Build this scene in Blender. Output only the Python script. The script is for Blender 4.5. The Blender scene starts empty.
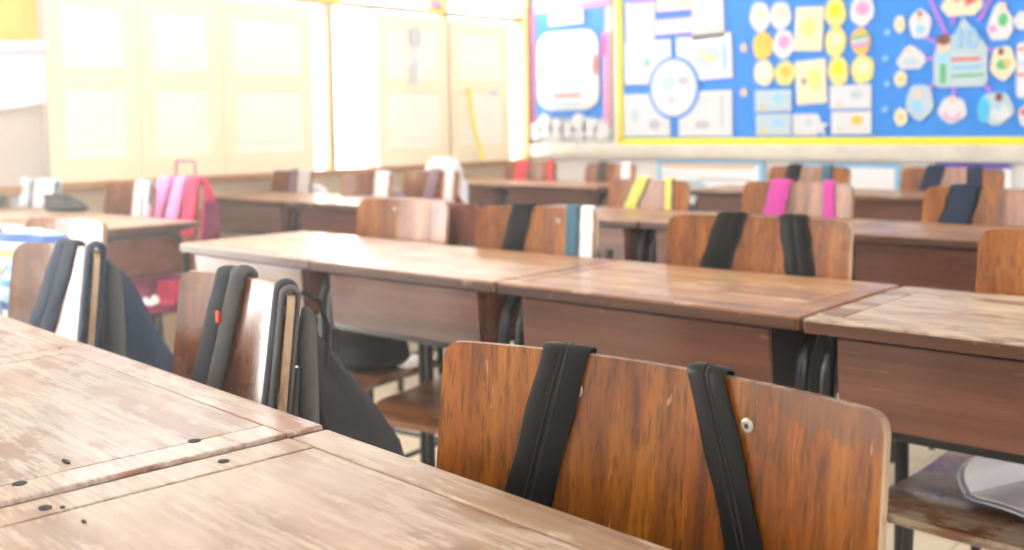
import bpy, bmesh, math, random
from mathutils import Vector, Matrix
random.seed(4)
HAZE = .028
scn = bpy.context.scene
COL = scn.collection
D = bpy.data
R = math.radians

# ------------------------------------------------------------------ materials
def lin(c):
    f = lambda v: v/12.92 if v <= .04045 else ((v+.055)/1.055)**2.4
    return (f(c[0]/255), f(c[1]/255), f(c[2]/255), 1)
def nodes(name):
    m = D.materials.new(name); m.use_nodes = True
    nt = m.node_tree; b = nt.nodes['Principled BSDF']
    return m, nt, b
def ramp(nt, stops):
    r = nt.nodes.new('ShaderNodeValToRGB'); e = r.color_ramp.elements
    e[0].position, e[0].color = stops[0]; e[1].position, e[1].color = stops[-1]
    for p, c in stops[1:-1]:
        k = e.new(p); k.color = c
    return r
def g(v): return (v, v, v, 1)
def noise(nt, vec, scale, detail=4, rough=.55, dist=0):
    n = nt.nodes.new('ShaderNodeTexNoise'); n.inputs['Scale'].default_value = scale
    n.inputs['Detail'].default_value = detail; n.inputs['Roughness'].default_value = rough
    n.inputs['Distortion'].default_value = dist
    nt.links.new(vec, n.inputs['Vector']); return n.outputs['Fac']
def mapping(nt, scale, loc=(0, 0, 0), rnd=True):
    tc = nt.nodes.new('ShaderNodeTexCoord'); mp = nt.nodes.new('ShaderNodeMapping')
    mp.inputs['Scale'].default_value = scale; mp.inputs['Location'].default_value = loc
    nt.links.new(tc.outputs['Object'], mp.inputs['Vector'])
    if rnd:
        oi = nt.nodes.new('ShaderNodeObjectInfo'); ad = nt.nodes.new('ShaderNodeVectorMath'); ad.operation = 'ADD'
        mu = nt.nodes.new('ShaderNodeMath'); mu.operation = 'MULTIPLY'; mu.inputs[1].default_value = 37
        nt.links.new(oi.outputs['Random'], mu.inputs[0]); nt.links.new(mp.outputs[0], ad.inputs[0])
        nt.links.new(mu.outputs[0], ad.inputs[1]); return ad.outputs[0]
    return mp.outputs[0]
def mix(nt, fac, a, b, mode='MIX'):
    m = nt.nodes.new('ShaderNodeMix'); m.data_type = 'RGBA'; m.blend_type = mode
    for s, v in ((m.inputs['Factor'], fac), (m.inputs['A'], a), (m.inputs['B'], b)):
        if isinstance(v, (float, int)): s.default_value = v
        elif isinstance(v, tuple): s.default_value = v
        else: nt.links.new(v, s)
    return m.outputs['Result']
def plain(name, c, rough=.6, var=.08, scale=14, metal=0, bump=0, sheen=0, spec=.5):
    m, nt, b = nodes(name); c = lin(c)
    v = mapping(nt, (1, 1, 1))
    n = noise(nt, v, scale)
    r = ramp(nt, [(.3, tuple(max(0, x*(1-var)) for x in c[:3])+(1,)), (.7, tuple(min(1, x*(1+var)) for x in c[:3])+(1,))])
    nt.links.new(n, r.inputs[0]); nt.links.new(r.outputs[0], b.inputs['Base Color'])
    b.inputs['Roughness'].default_value = rough; b.inputs['Metallic'].default_value = metal
    b.inputs['Specular IOR Level'].default_value = spec
    if sheen: b.inputs['Sheen Weight'].default_value = sheen
    if bump:
        bp = nt.nodes.new('ShaderNodeBump'); bp.inputs['Strength'].default_value = bump; bp.inputs['Distance'].default_value = .002
        nt.links.new(noise(nt, v, scale*12, 2), bp.inputs['Height']); nt.links.new(bp.outputs[0], b.inputs['Normal'])
    return m
def wood(name, dark, mid, light, grain='x', rough=.38, wear=None, wearcol=None, bands=.5, coat=.25, k=.72, spec=.5, strips=False):
    """grain: axis along which the fibres run; k scales the wood tones"""
    lin0 = lin; lin_ = lambda c: tuple(x*k for x in lin0(c)[:3])+(1,)
    m, nt, b = nodes(name)
    s = {'x': (1.5, 34, 34), 'y': (34, 1.5, 34), 'z': (34, 34, 1.2)}[grain]
    s2 = {'x': (.5, 9, 9), 'y': (9, .5, 9), 'z': (13, 13, .35)}[grain]
    v1 = mapping(nt, s); v2 = mapping(nt, s2, (3, 1, 2))
    n1 = noise(nt, v1, 3, 8, .65, .3); n2 = noise(nt, v2, 2.2, 4, .6, .15)
    r2 = ramp(nt, [(.32, lin_(dark)), (.5, lin_(mid)), (.68, lin_(light))]); nt.links.new(n2, r2.inputs[0])
    r1 = ramp(nt, [(.3, g(.35)), (.6, g(1.0))]); nt.links.new(n1, r1.inputs[0])
    col = mix(nt, bands, r2.outputs[0], r1.outputs[0], 'MULTIPLY')
    if strips:   # veneer strips, long dark pores and a worn grubby upper edge
        tc = nt.nodes.new('ShaderNodeTexCoord'); sx = nt.nodes.new('ShaderNodeSeparateXYZ'); nt.links.new(tc.outputs['Object'], sx.inputs[0])
        wob = nt.nodes.new('ShaderNodeMath'); wob.operation = 'MULTIPLY_ADD'; wob.inputs[1].default_value = 38; nt.links.new(sx.outputs[0], wob.inputs[0]); nt.links.new(n2, wob.inputs[2])
        fl_ = nt.nodes.new('ShaderNodeMath'); fl_.operation = 'FLOOR'; nt.links.new(wob.outputs[0], fl_.inputs[0])
        wn_ = nt.nodes.new('ShaderNodeTexWhiteNoise'); wn_.noise_dimensions = '1D'; nt.links.new(fl_.outputs[0], wn_.inputs['W'])
        rs = ramp(nt, [(0, (.62, .58, .5, 1)), (.6, g(1)), (1, (1.35, 1.3, 1.05, 1))]); nt.links.new(wn_.outputs['Value'], rs.inputs[0])
        col = mix(nt, .7, col, rs.outputs[0], 'MULTIPLY')
        fp = noise(nt, mapping(nt, (150, 150, 5), (2, 8, 1)), 1.5, 4, .6); rp = ramp(nt, [(.36, g(.35)), (.5, g(1))]); nt.links.new(fp, rp.inputs[0])
        col = mix(nt, .75, col, rp.outputs[0], 'MULTIPLY')
        zz = nt.nodes.new('ShaderNodeMath'); zz.operation = 'MULTIPLY_ADD'; zz.inputs[1].default_value = 9; zz.inputs[2].default_value = -7.25; nt.links.new(sx.outputs[2], zz.inputs[0])
        xx = nt.nodes.new('ShaderNodeMath'); xx.operation = 'MULTIPLY_ADD'; xx.inputs[1].default_value = 1.5; nt.links.new(sx.outputs[0], xx.inputs[0]); nt.links.new(zz.outputs[0], xx.inputs[2])
        ng = noise(nt, mapping(nt, (22, 22, 9), (1, 5, 3)), 1.6, 7, .7); ad_ = nt.nodes.new('ShaderNodeMath'); ad_.operation = 'ADD'; nt.links.new(ng, ad_.inputs[0]); nt.links.new(xx.outputs[0], ad_.inputs[1])
        rgm = ramp(nt, [(.95, g(0)), (1.25, g(.6))]); nt.links.new(ad_.outputs[0], rgm.inputs[0])
        col = mix(nt, rgm.outputs[0], col, lin((96, 66, 46)))
    rg = ramp(nt, [(.35, g(rough-.06)), (.7, g(rough+.1))]); nt.links.new(noise(nt, mapping(nt, (1, 1, 1)), 9, 4), rg.inputs[0])
    rr = rg.outputs[0]
    if wear is not None:
        vw = mapping(nt, {'x': (3.2, 7, 7), 'y': (7, 3.2, 7), 'z': (7, 7, 3.2)}[grain], (9, 4, 7))
        nw = noise(nt, vw, 2.6, 9, .68, .2)
        fine = noise(nt, mapping(nt, {'x': (4, 60, 60), 'y': (60, 4, 60), 'z': (60, 60, 4)}[grain]), 2.5, 5, .7)
        mm = nt.nodes.new('ShaderNodeMath'); mm.operation = 'MULTIPLY_ADD'; mm.inputs[1].default_value = .35
        nt.links.new(fine, mm.inputs[0]); nt.links.new(nw, mm.inputs[2])
        rw = ramp(nt, [(wear, g(0)), (wear+.09, g(1))]); nt.links.new(mm.outputs[0], rw.inputs[0])
        wc = ramp(nt, [(.35, tuple(x*.6 for x in lin(wearcol)[:3])+(1,)), (.6, lin(wearcol))]); nt.links.new(fine, wc.inputs[0])
        col = mix(nt, rw.outputs[0], col, wc.outputs[0])
        rr2 = mix(nt, rw.outputs[0], rr, g(min(.9, rough+.22))); rr = rr2
    # fine scratches
    vs = mapping(nt, {'x': (3, 90, 90), 'y': (90, 3, 90), 'z': (90, 90, 3)}[grain], (5, 5, 5))
    sc = ramp(nt, [(.70, g(0)), (.76, g(.55))]); nt.links.new(noise(nt, vs, 1.4, 2, .5, 1.5), sc.inputs[0])
    col = mix(nt, sc.outputs[0], col, lin(wearcol or light))
    nt.links.new(col, b.inputs['Base Color'])
    nt.links.new(rr, b.inputs['Roughness'])
    b.inputs['Coat Weight'].default_value = coat; b.inputs['Coat Roughness'].default_value = .16
    b.inputs['Specular IOR Level'].default_value = spec
    bp = nt.nodes.new('ShaderNodeBump'); bp.inputs['Strength'].default_value = .25; bp.inputs['Distance'].default_value = .0012
    nt.links.new(n1, bp.inputs['Height']); nt.links.new(bp.outputs[0], b.inputs['Normal'])
    return m
def striped(name, cols, axis=0, scale=60, rough=.85):
    m, nt, b = nodes(name)
    tc = nt.nodes.new('ShaderNodeTexCoord'); sx = nt.nodes.new('ShaderNodeSeparateXYZ')
    nt.links.new(tc.outputs['Object'], sx.inputs[0])
    a = nt.nodes.new('ShaderNodeMath'); a.operation = 'MULTIPLY'; a.inputs[1].default_value = scale
    nt.links.new(sx.outputs[axis], a.inputs[0])
    f = nt.nodes.new('ShaderNodeMath'); f.operation = 'FRACT'; nt.links.new(a.outputs[0], f.inputs[0])
    n = len(cols); r = ramp(nt, [(0, lin(cols[0]))]+[(i/n, lin(cols[i])) for i in range(1, n)]+[(.999, lin(cols[-1]))])
    r.color_ramp.interpolation = 'CONSTANT'
    nt.links.new(f.outputs[0], r.inputs[0]); nt.links.new(r.outputs[0], b.inputs['Base Color'])
    b.inputs['Roughness'].default_value = rough
    return m

M = {}
M['top_near'] = wood('top_near', (130, 92, 72), (166, 130, 106), (192, 162, 140), 'x', .50, .60, (172, 161, 152), .4, .10, k=.62)
M['top_bare'] = wood('top_bare', (140, 104, 78), (172, 138, 110), (192, 162, 138), 'x', .46, .64, (174, 154, 138), .5, .12, k=.66)
M['rim_near'] = wood('rim_near', (136, 86, 66), (172, 124, 102), (194, 156, 136), 'x', .42, .62, (178, 162, 150), .35, .15, k=.64)
M['top_mid'] = wood('top_mid', (150, 96, 48), (186, 130, 76), (208, 160, 108), 'x', .36, .74, (212, 180, 142), .35, .3, k=.76)
M['top_pale'] = wood('top_pale', (146, 98, 62), (176, 132, 94), (192, 156, 122), 'x', .42, .60, (190, 172, 150), .35, .2)
M['rim_pale'] = wood('rim_pale', (120, 78, 52), (150, 108, 80), (174, 136, 108), 'x', .42, .62, (186, 166, 146), .35, .2)
M['rim_mid'] = wood('rim_mid', (134, 82, 42), (170, 112, 66), (192, 142, 94), 'x', .36, .74, (206, 172, 136), .3, .3, k=.72)
M['edge_dark'] = wood('edge_dark', (80, 44, 26), (108, 62, 38), (140, 88, 58), 'x', .5, .80, (176, 136, 100), .3, .1, k=.5)
M['rim_dark'] = wood('rim_dark', (96, 46, 26), (126, 68, 42), (150, 90, 60), 'x', .4, .74, (200, 160, 128), .3, .2, k=.65)
M['panel'] = wood('panel', (92, 50, 34), (122, 70, 50), (142, 88, 66), 'x', .40, .82, (160, 122, 100), .4, .45, k=.62)
M['panel_box'] = plain('box_board', (86, 50, 34), .6, .2)
M['arch_board'] = wood('arch_board', (120, 60, 32), (144, 78, 46), (160, 94, 60), 'x', .5, None, None, .2, .1, k=.65)
M['side_gap_dark'] = plain('gap_dark_side_board', (14, 10, 8), .6, .2)  # near-black: darkness of the gaps between desks put into the board colour
M['back_big'] = wood('back_big', (104, 54, 8), (158, 88, 14), (196, 122, 26), 'z', .34, .88, (190, 150, 104), .45, .2, k=.70, spec=.4, strips=True)
M['back'] = wood('back', (124, 60, 8), (166, 92, 14), (198, 122, 28), 'z', .32, .90, (200, 160, 106), .3, .5, k=.78, spec=.3, strips=True)
M['back_red'] = wood('back_red', (100, 52, 26), (140, 82, 46), (165, 106, 66), 'z', .26, .86, (200, 170, 138), .35, .5, k=.62)
M['ply'] = wood('ply_edge', (150, 118, 84), (190, 160, 126), (216, 192, 160), 'z', .6, .7, (120, 84, 56), .3, .0)
M['ply_dark'] = wood('ply_edge_worn', (110, 84, 62), (150, 122, 96), (186, 160, 130), 'z', .6, .7, (90, 60, 40), .3, .0)
M['seat'] = wood('seat_wood', (110, 62, 30), (146, 90, 48), (176, 122, 76), 'x', .33, .74, (170, 145, 122), .35, .35)
M['seat_worn'] = wood('seat_worn', (98, 56, 30), (126, 78, 48), (150, 104, 72), 'x', .28, .64, (160, 142, 120), .4, .4)
M['steel'] = plain('painted_steel', (14, 15, 19), .3, .15, metal=.0, spec=.45)
M['chrome'] = plain('rivet_metal', (176, 172, 160), .45, .05, metal=.6)
M['rivet_hole'] = plain('rivet_hole', (40, 34, 30), .6)
M['hole'] = plain('dark_hole', (8, 6, 5), .9)
M['groove'] = plain('dark_groove', (48, 32, 24), .9)
M['black_leather'] = plain('black_vinyl', (6, 6, 8), .42, .12, 30, bump=.12, spec=.22)
M['grey_fabric'] = plain('grey_fabric', (44, 48, 56), .9, .15, 40, bump=.6)
M['dark_fabric'] = plain('dark_fabric', (22, 22, 26), .8, .15, 40, bump=.6)
M['lightgrey_fabric'] = plain('lightgrey_fabric', (74, 72, 72), .9, .12, 40, bump=.5)
M['navy'] = plain('navy_fabric', (26, 44, 70), .8, .2, 20, bump=.5)
M['teal'] = plain('teal_fabric', (66, 108, 128), .8, .12, 30, bump=.5)
M['skyblue'] = plain('pale_blue_fabric', (186, 208, 226), .8, .08, 30)
M['white_fabric'] = plain('white_fabric', (232, 232, 238), .8, .04, 30)
M['yellow_fabric'] = plain('yellow_fabric', (226, 214, 110), .8, .06, 30)
M['magenta'] = plain('magenta_fabric', (206, 70, 164), .8, .1, 30, bump=.3)
M['pink'] = plain('pink_fabric', (232, 150, 210), .8, .08, 30)
M['red_pink'] = plain('red_pink_fabric', (214, 52, 96), .8, .1, 30)
M['coral'] = plain('coral_fabric', (226, 84, 96), .8, .08, 30)
M['maroon'] = plain('maroon_fabric', (110, 50, 34), .7, .15, 20)
M['plum'] = plain('plum_fabric', (122, 24, 76), .8, .2, 24)
M['mauve'] = plain('mauve_fabric', (150, 122, 140), .8, .1, 24)
M['tag_orange'] = plain('orange_tag', (196, 62, 18), .7)
M['stripes'] = striped('stripes', [(206, 226, 236), (100, 156, 200), (196, 222, 232), (130, 190, 196), (226, 234, 232), (176, 200, 120), (206, 226, 232), (60, 100, 170), (170, 206, 220)], 2, 7)
M['stripes_bw'] = striped('stripes_blue', [(235, 238, 244), (235, 238, 244), (205, 222, 240), (235, 238, 244), (160, 190, 220)], 0, 22)
M['wall'] = plain('wall_paint', (250, 249, 250), .8, .02, 3)
M['wall_tan'] = plain('wall_tan', (222, 198, 164), .7, .05, 3)
M['sill'] = plain('sill_wood', (168, 118, 62), .5, .1, 6)
M['post'] = plain('post_wood', (206, 160, 96), .5, .08, 6)
M['shutter'] = plain('shutter_paint', (254, 250, 232), .55, .015, 5)
M['shutter_rim'] = plain('shutter_rim_shading', (254, 240, 204), .55, .02, 5)  # warm shading lines put into the frame colour, yellower than the panels
M['pillar'] = plain('pillar_paint', (206, 198, 184), .8, .04, 4)
M['ceil'] = plain('ceiling_paint', (245, 243, 238), .9, .01)
M['floor'] = None
def floor_mat():
    m, nt, b = nodes('floor_tile')
    v = mapping(nt, (1, 1, 1), rnd=False)
    br = nt.nodes.new('ShaderNodeTexBrick'); br.offset = 0; br.inputs['Scale'].default_value = 1
    br.inputs['Brick Width'].default_value = .3; br.inputs['Row Height'].default_value = .3; br.inputs['Mortar Size'].default_value = .003
    br.inputs['Color1'].default_value = lin((240, 228, 204)); br.inputs['Color2'].default_value = lin((234, 220, 194)); br.inputs['Mortar'].default_value = lin((190, 172, 146))
    nt.links.new(v, br.inputs['Vector']); nt.links.new(br.outputs[0], b.inputs['Base Color']); b.inputs['Roughness'].default_value = .35
    return m
M['floor'] = floor_mat()
def pap(n, c, rough=.8): M[n] = plain('paper_'+n, c, rough, .015, 10)
pap('blue', (58, 144, 238)); pap('blue_pale', (120, 184, 244)); pap('white', (218, 221, 228)); pap('cream', (234, 224, 196)); pap('grey', (206, 204, 208))
pap('yellow', (250, 232, 30)); pap('paleyellow', (232, 222, 140)); pap('orange', (246, 190, 90)); pap('pinkp', (236, 156, 206)); pap('purple', (178, 128, 228))
pap('red', (226, 92, 90)); pap('green', (96, 190, 130)); pap('sky', (150, 206, 246)); pap('peach', (248, 208, 188)); pap('brown', (130, 84, 62)); pap('violet', (110, 96, 200))
pap('pale', (188, 208, 220)); pap('pencil', (184, 188, 200)); pap('golden', (240, 200, 90)); pap('orangebar', (248, 176, 96)); pap('cyan', (84, 196, 240)); pap('bright', (246, 246, 250)); pap('lavender', (226, 226, 240)); pap('hot', (240, 90, 180))
M['rail'] = plain('ledge_paint', (214, 208, 198), .6, .12, 9)
M['ysweet'] = plain('yellow_banner', (236, 192, 84), .8, .06, 3)

# ------------------------------------------------------------------ mesh helpers
class MB:
    def __init__(s): s.bm = bmesh.new()
    def box(s, c, size, bev=0, rot=None, seg=2):
        r = bmesh.ops.create_cube(s.bm, size=1); vs = r['verts']
        bmesh.ops.scale(s.bm, vec=size, verts=vs)
        if bev:
            es = list({e for v in vs for e in v.link_edges})
            o = bmesh.ops.bevel(s.bm, geom=es, offset=bev, segments=seg, affect='EDGES', profile=.5)
            vs = list({v for f in o['faces'] for v in f.verts} | {v for v in vs if v.is_valid})
        if rot is not None: bmesh.ops.rotate(s.bm, cent=(0, 0, 0), matrix=rot, verts=vs)
        bmesh.ops.translate(s.bm, vec=c, verts=vs); return s
    def tube(s, pts, r, n=10, closed=False):
        pts = [Vector(p) for p in pts]; rings = []; N = len(pts); up = Vector((0, 0, 1))
        prev = None
        for i, p in enumerate(pts):
            a = pts[(i-1) % N] if closed or i > 0 else p; b = pts[(i+1) % N] if closed or i < N-1 else p
            t = (b-a).normalized()
            if prev is None: x = t.cross(up if abs(t.z) < .9 else Vector((1, 0, 0))).normalized()
            else: x = (prev - t*prev.dot(t)).normalized()
            prev = x; y = t.cross(x)
            rr = r[i] if isinstance(r, (list, tuple)) else r
            rings.append([s.bm.verts.new(p + (x*math.cos(k*2*math.pi/n)+y*math.sin(k*2*math.pi/n))*rr) for k in range(n)])
        for i in range(N if closed else N-1):
            A = rings[i]; B = rings[(i+1) % N]
            for k in range(n): s.bm.faces.new((A[k], A[(k+1) % n], B[(k+1) % n], B[k]))
        if not closed:
            s.bm.faces.new(rings[0][::-1]); s.bm.faces.new(rings[-1])
        return s
    def loft(s, rings, cap=True):
        vr = [[s.bm.verts.new(p) for p in r] for r in rings]; n = len(vr[0])
        for A, B in zip(vr, vr[1:]):
            for k in range(n): s.bm.faces.new((A[k], A[(k+1) % n], B[(k+1) % n], B[k]))
        if cap:
            s.bm.faces.new(vr[0][::-1]); s.bm.faces.new(vr[-1])
        return s
    def prism(s, pts, y0, y1):
        """2D (x,z) outline extruded from y0 to y1"""
        return s.loft([[(x, y0, z) for x, z in pts], [(x, y1, z) for x, z in pts]])
    def build(s, name, mat, parent=None, smooth=True, wn=False):
        bmesh.ops.recalc_face_normals(s.bm, faces=s.bm.faces)
        me = D.meshes.new(name); s.bm.to_mesh(me); s.bm.free()
        o = D.objects.new(name, me); COL.objects.link(o)
        if mat: me.materials.append(mat)
        if smooth:
            for p in me.polygons: p.use_smooth = True
            try: me.set_sharp_from_angle(angle=R(38))
            except Exception: pass
            if wn:
                md = o.modifiers.new('WeightedNormal', 'WEIGHTED_NORMAL'); md.keep_sharp = True; md.weight = 60
        if parent: o.parent = parent
        return o
def tag(o, label, cat, group=None):
    o['label'] = label; o['category'] = cat
    if group: o['group'] = group
    return o
def struct(o, label=None):
    o['kind'] = 'structure'
    if label: o['label'] = label
    return o
def thing(name, loc, rz, label, cat, group=None):
    o = D.objects.new(name, None); COL.objects.link(o); o.empty_display_size = .1
    o.location = loc; o.rotation_euler = (0, 0, rz); return tag(o, label, cat, group)
def rrect(x0, x1, z0, z1, r, n=6):
    r = min(r, (x1-x0)/2-1e-4, (z1-z0)/2-1e-4); out = []
    for cx, cz, a0 in ((x1-r, z1-r, 0), (x0+r, z1-r, 90), (x0+r, z0+r, 180), (x1-r, z0+r, 270)):
        for k in range(n+1):
            a = R(a0+90*k/n); out.append((cx+r*math.cos(a), cz+r*math.sin(a)))
    return out
def ell(x0, x1, z0, z1, n=28, wob=0, ph=0, k=5):
    cx, cz, a, b = (x0+x1)/2, (z0+z1)/2, (x1-x0)/2, (z1-z0)/2
    return [(cx+a*math.cos(t)*(1+wob*math.cos(k*t+ph)), cz+b*math.sin(t)*(1+wob*math.cos(k*t+ph))) for t in (2*math.pi*i/n for i in range(n))]

# ------------------------------------------------------------------ camera
f_px, pitch, roll, cyp, yaw, H = 1068, R(3.8), R(.88), 196, R(41.4), 1.065
Fh = Vector((-math.sin(yaw), math.cos(yaw), 0)); R0 = Vector((math.cos(yaw), math.sin(yaw), 0)); Zv = Vector((0, 0, 1))
F = Fh*math.cos(pitch)-Zv*math.sin(pitch); U0 = Fh*math.sin(pitch)+Zv*math.cos(pitch)
Rv = R0*math.cos(roll)-U0*math.sin(roll); Uv = R0*math.sin(roll)+U0*math.cos(roll)
cd = D.cameras.new('camera'); cam = D.objects.new('camera', cd); COL.objects.link(cam)
cam.matrix_world = Matrix(((Rv.x, Uv.x, -F.x, 0), (Rv.y, Uv.y, -F.y, 0), (Rv.z, Uv.z, -F.z, H), (0, 0, 0, 1)))
cd.sensor_width = 36; cd.lens = f_px/1024*36; cd.shift_y = -(275-cyp)/1024; cd.clip_start = .02
cd.dof.use_dof = True; cd.dof.focus_distance = 1.08; cd.dof.aperture_fstop = 5.2
scn.camera = cam

# ------------------------------------------------------------------ room shell
XW, YW, XR, YB, ZC = -4.65, 5.40, 3.2, -2.6, 2.95
struct(MB().box(((XW+XR)/2, (YW+YB)/2, -.05), (XR-XW+.6, YW-YB+.6, .1)).build('floor', M['floor'], smooth=False))
struct(MB().box(((XW+XR)/2, (YW+YB)/2, ZC+.05), (XR-XW+.6, YW-YB+.6, .1)).build('ceiling', M['ceil'], smooth=False))
struct(MB().box(((XW+XR)/2, YW+.06, ZC/2), (XR-XW+.4, .12, ZC)).build('wall_back', M['wall'], smooth=False))
struct(MB().box(((XW+XR)/2, YB-.06, ZC/2), (XR-XW+.4, .12, ZC)).build('wall_front', M['wall'], smooth=False))
w = MB()
w.box((XW-.06, (YW+1.86)/2, .40), (.12, YW-1.86, .80)); w.box((XW-.06, (1.86+YB)/2, .05), (.12, 1.86-YB, .10)); w.box((XW-.06, (YW+YB)/2, 2.68), (.12, YW-YB, .54))
for y, wd in ((-2.3, .5), (-.95, .16), (.4, .16), (1.86, .28)):
    w.box((XW-.06, y, 1.25), (.12, wd, 2.34))
struct(w.build('wall_left', M['wall_tan'], smooth=False))
w = MB()
w.box((XR+.06, (YW+YB)/2, .55), (.12, YW-YB, 1.10)); w.box((XR+.06, (YW+YB)/2, 2.6), (.12, YW-YB, .70))
for y in (-2.3, -.3, 1.4, 3.1, 5.0): w.box((XR+.06, y, 1.7), (.12, .8, 1.2))
struct(w.build('wall_right', M['wall'], smooth=False))
struct(MB().box((XW+.02, 3.2, .82), (.10, 4.4, .035), .006).build('trim_1', M['sill']))        # sill
struct(MB().box((XW+.02, 3.75, 1.745), (.08, 3.3, .03), .003).build('trim_2', M['sill']))      # transom rail
struct(MB().box((XW+.05, YW-.055, 1.55), (.10, .03, 2.7), .004).build('trim_3', M['post']))      # corner post
struct(MB().box((XW+.02, 2.155, 1.6), (.07, .03, 1.56), .004).build('trim_4', M['pillar']))
# windows with shutters
def shutter(y0, y1, z0, z1, root, a=0):
    """leaf hinged at y0 on the sill line, opened by angle a into the room"""
    t = .03; L = y1-y0; st = .075
    e = D.objects.new('shutter', None); COL.objects.link(e); e.parent = root; e.location = (XW+.03, y0, 0); e.rotation_euler = (0, 0, -a)
    m = MB(); zm = z0+(z1-z0)*.535
    for yy in (st/2, L-st/2): m.box((0, yy, (z0+z1)/2), (t, st, z1-z0), .003)
    for zz, h in ((z0+.055, .11), (zm, .09), (z1-.045, .09)): m.box((0, L/2, zz), (t, L-2*st+.002, h), .003)
    m.build('shutter_frame', M['shutter_rim'], e, wn=True)
    p = MB()
    for za, zb in ((z0+.11, zm-.045), (zm+.045, z1-.09)):
        p.box((0, L/2, (za+zb)/2), (.012, L-2*st, zb-za))
        p.box((0, L/2, (za+zb)/2), (.024, L-2*st-.08, zb-za-.09), .008)
    p.build('shutter_panel', M['shutter'], e, wn=True)
    return e
wins = [(2.175, 3.04), (3.06, 3.75), (3.77, 4.65), (4.67, 5.36)]
leaves = [[(2.172, 2.61, 0), (2.613, 3.055, R(.6))], [(3.06, 3.62, R(1))], [(4.085, 4.645, R(1))], [(4.675, 5.215, R(1))]]
for i, ((a, b), lv) in enumerate(zip(wins, leaves)):
    e = D.objects.new('window_%d' % (i+1), None); COL.objects.link(e); struct(e)
    m = MB()
    for yy in (a, b): m.box((XW, yy, 1.6), (.06, .028, 1.56), .003)
    m.box((XW, (a+b)/2, 2.36), (.06, b-a, .04), .003)
    m.build('window_frame', M['post'] if i else M['shutter_rim'], e)
    if i == 2: MB().box((XW, 4.06, 1.28), (.05, .035, .92), .003).build('window_mullion', M['shutter_rim'], e)
    for (y0, y1, an) in lv: shutter(y0, y1, .838, 1.715, e, an)
for i, (a, b) in enumerate(((-2.05, -1.03), (-.87, .32), (.48, 1.72))):  # unseen windows, openings lowered so the desk panels catch their reflection
    e = D.objects.new('window_%d' % (i+5), None); COL.objects.link(e); struct(e)
    m = MB()
    for yy in (a+.02, b-.02): m.box((XW-.03, yy, 1.25), (.05, .04, 2.28), .003)
    for zz in (.12, 2.38): m.box((XW-.03, (a+b)/2, zz), (.05, b-a, .04), .003)
    m.build('window_frame', M['post'], e)
# left edge: yellow banner, paper sheet on the pillar
def wavy_sheet(y0, y1, z0, z1, x, amp, k, sag=0):
    m = MB(); n = 18; fr = []; bk = []
    rings = []
    for j in range(9):
        v = j/8; z = z0+(z1-z0)*v
        row = []
        for i in range(n+1):
            u = i/n; y = y0+(y1-y0)*u
            row.append((x+amp*math.sin(k*u+2*v), y, z-sag*math.sin(math.pi*u)*(1-v)))
        row += [(p[0]-.004, p[1], p[2]) for p in reversed(row)]
        rings.append(row)
    return m.loft(rings)
tag(wavy_sheet(1.60, 2.14, 1.435, 2.35, XW+.06, .014, 16).build('fabric_banner', M['ysweet']),
    'golden yellow cloth banner hanging at the upper left edge of the window wall', 'banner')
ps = thing('paper_sheet', (0, 0, 0), 0, 'white paper sheet with rolled top hanging below the yellow banner', 'paper')
wavy_sheet(1.62, 2.14, 1.19, 1.43, XW+.10, .01, 7, .03).build('sheet', M['lavender'], ps)
MB().tube([(XW+.115, 1.62+.52*i/8, 1.425+.004*math.sin(i)) for i in range(9)], .026).build('rolled_edge', M['lavender'], ps)
w = MB().box((XW+.02, 1.84, 1.14), (.05, .60, .62), .004)
tag(w.build('notice_board', M['pillar']), 'plain greige board on the window wall left of the shutters, under the white sheet', 'board')

def flat_item(name, pts, mat, x, y, z, rx, label=None, cat=None): pass
# window decorations
t = thing('paper_decoration', (XW+.065, 3.73, 1.76), 0, 'yellow paper strip stuck to the transom rail above the tall bright window gap', 'decoration', None)
MB().box((0, 0, .01), (.006, .17, .05), .002).build('strip', M['yellow'], t)
t = thing('paper_decoration', (XW+.065, 4.54, 1.79), 0, 'yellow square card with a pink and red heart on the window rail', 'decoration', None)
MB().box((0, 0, 0), (.006, .14, .10), .002).build('card', M['yellow'], t)
MB().loft([[(xx, p[0], p[1]) for p in ell(-.04, .04, -.035, .035, wob=.18, k=2)] for xx in (.003, .007)]).build('heart', M['pinkp'], t)
MB().loft([[(xx, p[0], p[1]) for p in ell(-.015, .045, -.03, -.01)] for xx in (.007, .009)]).build('heart_mark', M['red'], t)
t = thing('hanging_ornament', (XW+.07, 4.36, 1.59), 0, 'small grey oval ornament with white paper slip hanging on a shutter', 'ornament')
MB().loft([[(xx, p[0], p[1]) for p in ell(-.045, .045, -.065, .065)] for xx in (.0, .012)]).build('oval', M['grey'], t)
MB().tube([(.006, 0, -.06), (.006, 0, -.11)], .0015).build('string', M['grey'], t)
MB().box((.006, -.01, -.19), (.004, .05, .17), .001).build('paper_slip', M['white'], t)
tag(MB().tube([(XW+.07, 4.80, 1.30), (XW+.10, 4.815, 1.05), (XW+.15, 4.84, .845)], .012).build('yellow_pole', M['yellow']),
    'thin yellow pole leaning against the last shutter beside the corner', 'pole')
tag(MB().box((XW+.063, 5.05, 1.27), (.004, .07, .035), .001).build('sticker', M['white']), 'small white sticker on the middle rail of the last shutter', 'sticker')

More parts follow.
